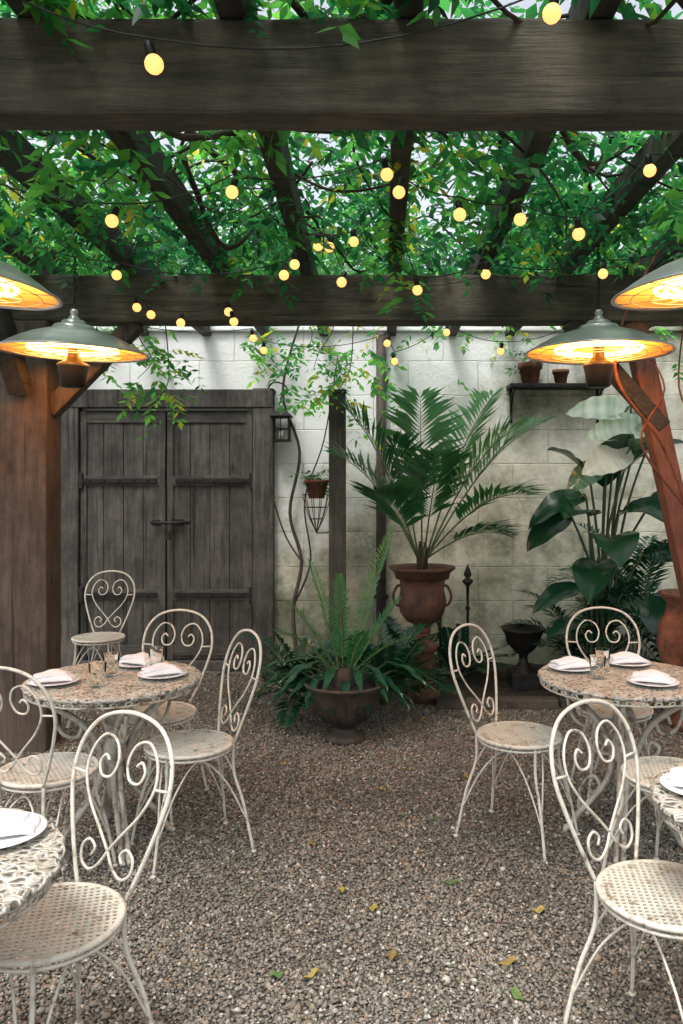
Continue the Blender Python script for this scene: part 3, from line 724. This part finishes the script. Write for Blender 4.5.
paddle_plant('broad_leaf_plant',(BX-.06,BY-.15,0),'clump of dark glossy banana like leaves in bed',[
 ((-.18,0,1.30),(-.6,-.3,-.1),.46,.22,1.8,.4,-.6),((-.10,-.1,1.42),(-.9,-.1,.10),.48,.22,2.4,.5,-.7),((-.06,0,1.30),(-.4,-.6,.4),.50,.30,2,.6,-.4),((.15,0,1.30),(.3,-.4,.3),.56,.32,2.6,.5,.4),
 ((.05,-.1,1.15),(-.1,-.8,.3),.52,.32,2.5,.6,0),((-.12,-.1,.80),(-.9,-.4,.1),.46,.18,1.8,.3,-.5),((.3,0,1.0),(.7,-.4,.3),.50,.27,2,.4,.5),((-.10,-.15,.55),(-.8,-.5,.3),.40,.17,2,.3,-.3),
 ((.08,.1,1.5),(.05,-.3,.6),.55,.30,1.9,.4,0),((.35,.0,1.35),(.6,-.3,.5),.55,.28,2,.5,.5),((0,-.1,.7),(.3,-.8,.3),.40,.24,2,.4,0),((.25,-.15,.75),(.1,-.7,-.1),.50,.30,2,.45,0),((-.03,-.15,1.0),(-.3,-.7,0),.50,.28,2,.5,0),
 ((.2,.05,1.6),(.4,-.3,.6),.5,.28,2.0,.35,.4),((-.02,.1,1.55),(-.4,-.2,.6),.46,.22,2.2,.4,-.5)],M_dark)
def bush(name,loc,label,n_,h,ln,tone,mat,ll=.2,lw=.011):
    s_=[]
    for i in range(n_):
        s_.append((i*2.399,D(R(25,80)),ln*R(.7,1.1),R(1.2,2.2),22,ll,lw,tone,.2))
    palm(name,loc,label,s_,mat,(0,0,h),.2,.005,None,'plant')
bush('fern',(2.15,5.7,0),'dark green feathery fern in the planting bed',20,.1,1.0,.4,M_dark,.22,.012)
bush('fern',(1.95,5.95,0),'dark green feathery fern in the planting bed',16,.45,.9,.5,M_dark,.22,.012)
bush('fern',(1.6,5.85,0),'dark green feathery fern in the planting bed',18,.2,.75,.4,M_dark,.2,.013)
bush('fern',(-.46,5.30,0),'dark leafy fern behind the low urn',22,.08,.58,.5,M_dark,.14,.013)
bush('fern',(.04,5.25,0),'dark leafy fern behind the low urn',22,.08,.60,.6,M_dark,.14,.013)
bush('fern',(.62,6.1,0),'low dark fern growing at the foot of the wall',14,.05,.45,.4,M_dark,.12,.012)
bush('fern',(.2,6.1,0),'low dark fern growing at the foot of the wall',14,.05,.6,.4,M_dark,.14,.014)
paddle_plant('broad_leaf_plant',(-.18,4.95,0),'low dark glossy leaves spreading around the urn',
 [((math.cos(a)*(.16+.12*(i%2)),math.sin(a)*.12,.30+.12*(i%3)/2),(math.cos(a),math.sin(a)*.8-.2,.3),.34,.055,3.4,.35+.4*(i%3)/2,0) for i,a in enumerate(np.linspace(0,6.0,44))],M_dark,.005)
# ------------------------------------------------------------ planting bed edging
for i in range(9):
    L=.42; o=part('edging_stone',MB().box((0,0,.035),(L-.015,.11+R(-.01,.01),.07+R(-.01,.01))),M_stone,None,.015)
    top(o,'rough grey brown stone block edging the planting bed','edging stone','stone edging blocks',(.42+.2+i*L,5.42+R(-.01,.01),0),R(-.03,.03))
mb=MB(); nx_,ny_=40,12; vs=[];fs=[]
for j in range(ny_+1):
    for i in range(nx_+1): vs.append((.35+i*4/nx_,5.45+j*1.15/ny_,.04+R(-.015,.02)))
for j in range(ny_):
    for i in range(nx_): a=j*(nx_+1)+i; fs.append((a,a+1,a+nx_+2,a+nx_+1))
mb.add(vs,fs,True); o=part('soil_bed',mb,M_soil); o['kind']='structure'
# ------------------------------------------------------------ small black urn, finials, pots, shelf
u=root('garden_urn',(1.09,5.85,0),'black cast iron garden urn on a square plinth','urn')
part('bowl',MB().lathe([(.001,.44),(.12,.44),(.155,.475),(.165,.47),(.15,.45),(.13,.42,.03),(.115,.36,.05),(.07,.31,.03),(.035,.28),(.03,.25)],40,k=16),M_iron,u)
part('foot',MB().lathe([(.03,.255),(.035,.22),(.06,.19),(.085,.17),(.09,.155)],24),M_iron,u)
part('plinth',MB().box((0,0,.08),(.2,.2,.155)),M_iron,u,.008)
for x_,y_,h_ in [(.71,6.1,.90),(.50,6.1,.74)]:
    o=part('garden_finial',MB().lathe([(.001,h_+.02),(.009,h_),(.025,h_-.04),(.032,h_-.065),(.014,h_-.09),(.040,h_-.105),(.043,h_-.12),(.013,h_-.15),(.010,h_-.3),(.022,h_-.32),(.010,h_-.34),(.010,.05)],16),M_iron)
    top(o,'black iron spiked finial stake in the planting bed','garden finial','iron finial stakes',(x_,y_,0))
sh=root('wall_shelf',(1.49,WY,2.33),'black iron bracket shelf fixed to the block wall','shelf')
part('board',MB().box((0,-.11,0),(.80,.22,.03)),M_iron,sh,.003)
for s_ in (-.36,.36):
    part('bracket',MB().tube([(s_,-.01,-.27),(s_,-.02,-.15),(s_,-.09,-.06),(s_,-.19,-.02)],.010,6,5).tube([(s_,-.008,-.29),(s_,-.008,-.01)],.010,6),M_iron,sh)
def pot(loc,s_,label):
    p=root('flower_pot',loc,label,'flower pot','small terracotta pots')
    part('pot_body',MB().lathe([(.001,0),(.055*s_,0),(.075*s_,.11*s_),(.085*s_,.11*s_),(.088*s_,.15*s_),(.078*s_,.15*s_),(.07*s_,.12*s_),(.001,.12*s_)],24),M_terr,p)
    return p
p=pot((1.27,WY-.11,2.347),1.15,'terracotta pot with a small plant on iron shelf')
P_=np.array([[0,0,.16]]).repeat(10,0)+RNG.normal(0,.02,(10,3)); V,F,C=compound(P_,rdir(10,.3,1.2),RNG.uniform(.1,.2,10),np.full(10,.5),4,.05,.012)
part('foliage',trimesh('foliage',V,F,C,M_palm),M_palm,p)
pot((1.52,WY-.11,2.347),.8,'small terracotta pot on an iron wall shelf')
u=root('terracotta_urn',(1.97,4.95,0),'large ribbed terracotta urn standing on gravel','urn')
part('urn_body',MB().lathe([(.001,.0),(.12,.0),(.13,.05),(.07,.12),(.08,.2),(.17,.36),(.21,.52),(.20,.64),(.16,.72),(.15,.78),(.19,.83),(.20,.85),(.17,.85),(.13,.78),(.001,.74)],40),M_terr,u)
l=root('wall_lantern',(-.765,WY-.12,1.88),'small black iron lantern hung beside the gate','lantern'); l.scale=(.85,.85,.85)
lm=MB()
for sx in (-1,1):
    for sy in (-1,1): lm.box((sx*.075,sy*.075,.12),(.014,.014,.22))
    lm.box((sx*.075,0,.12),(.008,.15,.008)); lm.box((0,sx*.075,.12),(.15,.008,.008)); lm.box((sx*.0,-.075,.12),(.008,.008,.22))
lm.box((0,0,.008),(.18,.18,.016)); lm.box((0,0,.232),(.19,.19,.012))
part('cage',lm,M_iron,l)
lr=MB(); lr.add([(-.11,-.11,.24),(.11,-.11,.24),(.11,.11,.24),(-.11,.11,.24),(0,0,.34)],[(0,1,4),(1,2,4),(2,3,4),(3,0,4),(3,2,1,0)]); lr.tube([(math.cos(a)*.02,0,.355+math.sin(a)*.02) for a in np.linspace(0,6.283,12,endpoint=False)],.004,5,closed=True)
part('roof',lr,M_iron,l)
part('candle',MB().lathe([(.001,.1),(.022,.1),(.024,.016),(.001,.016)],16),M_cream,l)
br=MB()
br.tube([(-.14,.12,.40),(-.15,.1,.50),(-.08,.02,.57),(.02,0,.55),(.06,0,.48),(.0,0,.43),(0,0,.375)],.008,6,6)
br.tube([(-.14,.12,.40),(-.10,.06,.43),(-.06,.03,.48),(-.10,.02,.51),(-.12,.03,.48)],.006,6,5)
part('bracket',br,M_iron,l)
pp=root('timber_post',(-.29,6.15,0),'slim weathered dark timber post by the wall','post')
part('post_shaft',MB().box((0,0,1.13),(.13,.09,2.20)),M_door,pp,.008); part('post_cap',MB().box((0,0,2.245),(.14,.10,.025)),M_door,pp,.004)
dp=root('drain_pipe',(.05,WY-.06,0),'dark metal pipe running down the block wall','pipe')
part('pipe',MB().tube([(0,0,.05),(0,0,2.78)],.042,12),M_dkurn,dp)
for z in (.6,1.5,2.4): part('pipe_clip',MB().box((0,.03,z),(.12,.05,.03)),M_iron,dp)
hb=root('hanging_basket',(-.455,6.2,1.42),'small planted pot in a wire cone basket','basket')
part('pot_body',MB().lathe([(.001,.0),(.06,.0),(.09,.12),(.10,.12),(.10,.145),(.085,.14),(.001,.13)],20),M_terr,hb)
wm=MB()
for k_ in range(10):
    a=k_*.628; wm.tube([(math.cos(a)*.11,math.sin(a)*.11,.03),(math.cos(a)*.07,math.sin(a)*.07,-.12),(0,0,-.27)],.003,5,4)
for r_,z_ in ((.11,.03),(.085,-.07),(.05,-.16)): wm.tube([(math.cos(a)*r_,math.sin(a)*r_,z_) for a in np.linspace(0,6.283,18,endpoint=False)],.003,5,closed=True)
wm.tube([(.0,.0,-.27),(.12,-.03,-.25),(.165,-.05,-.1)],.005,5,4); wm.tube([(.11,0,.03),(.14,-.03,.03),(.165,-.05,.03)],.005,5)
part('wire_cone',wm,M_iron,hb)
P_=np.array([[0,0,.14]]).repeat(18,0)+RNG.normal(0,.04,(18,3)); V,F,C=compound(P_,rdir(18,-.2,1.2),RNG.uniform(.08,.16,18),np.full(18,.5),4,.045,.012)
part('foliage',trimesh('foliage',V,F,C,M_palm),M_palm,hb)
# ------------------------------------------------------------ fallen leaves
fl=[(-.32,2.42,1),(-.01,2.79,.5),(-.17,2.45,.3),(.27,3.54,1),(.32,2.99,1),(.05,3.9,.5),(-.12,2.92,.6),(.45,2.5,.2),(.40,2.36,.9),(-.25,3.3,.2),(.15,4.2,.7),(.6,2.8,.5),(.05,2.5,.1),(.9,4.7,.5),(.5,4.9,.9),(.3,5.1,.4),(-.5,4.3,.3),(.45,4.1,.2)]
for i,(x_,y_,tn) in enumerate(fl):
    acc=[]; paddle(acc,(0,0,.012),(1,0,.1),R(.04,.072),R(.02,.034),5,tn,0,3,6); V,F,C=merge(acc)
    o=part('fallen_leaf',trimesh('fallen_leaf',V,F,C,M_fall),M_fall); top(o,'small fallen leaf lying on the gravel','leaf','fallen leaves',(x_,y_,.004),R(0,6.28))
# ------------------------------------------------------------ light
w=bpy.data.worlds.new('World'); scene.world=w; w.use_nodes=True
t=w.node_tree; bg=t.nodes['Background']; sk=t.nodes.new('ShaderNodeTexSky'); sk.sky_type='NISHITA'; sk.sun_disc=False
SE,SR=math.radians(62),math.radians(205)
sk.sun_elevation=SE; sk.sun_rotation=SR; sk.air_density=1; sk.dust_density=4
hz=t.nodes.new('ShaderNodeHueSaturation'); hz.inputs['Saturation'].default_value=.3; hz.inputs['Value'].default_value=2.1
t.links.new(sk.outputs[0],hz.inputs['Color']); t.links.new(hz.outputs[0],bg.inputs[0]); bg.inputs[1].default_value=.15
sl=bpy.data.lights.new('sun','SUN'); sl.energy=2.6; sl.angle=math.radians(16); sl.color=(1,.985,.94)
so=bpy.data.objects.new('sun',sl); COL.objects.link(so)
dv=Vector((math.sin(SR)*math.cos(SE),math.cos(SR)*math.cos(SE),math.sin(SE)))
so.rotation_euler=dv.to_track_quat('Z','Y').to_euler(); so.location=dv*20
# ------------------------------------------------------------ camera
cd=bpy.data.cameras.new('camera'); cam=bpy.data.objects.new('camera',cd); COL.objects.link(cam)
cd.sensor_fit='VERTICAL'; cd.sensor_height=36; cd.sensor_width=24; cd.lens=28
cam.location=(0,0,1.5); cam.rotation_euler=(math.radians(90),0,0)
cd.shift_x=-33.5/1024; cd.shift_y=-24/1024; cd.clip_end=300; cd.clip_start=.05
scene.camera=cam
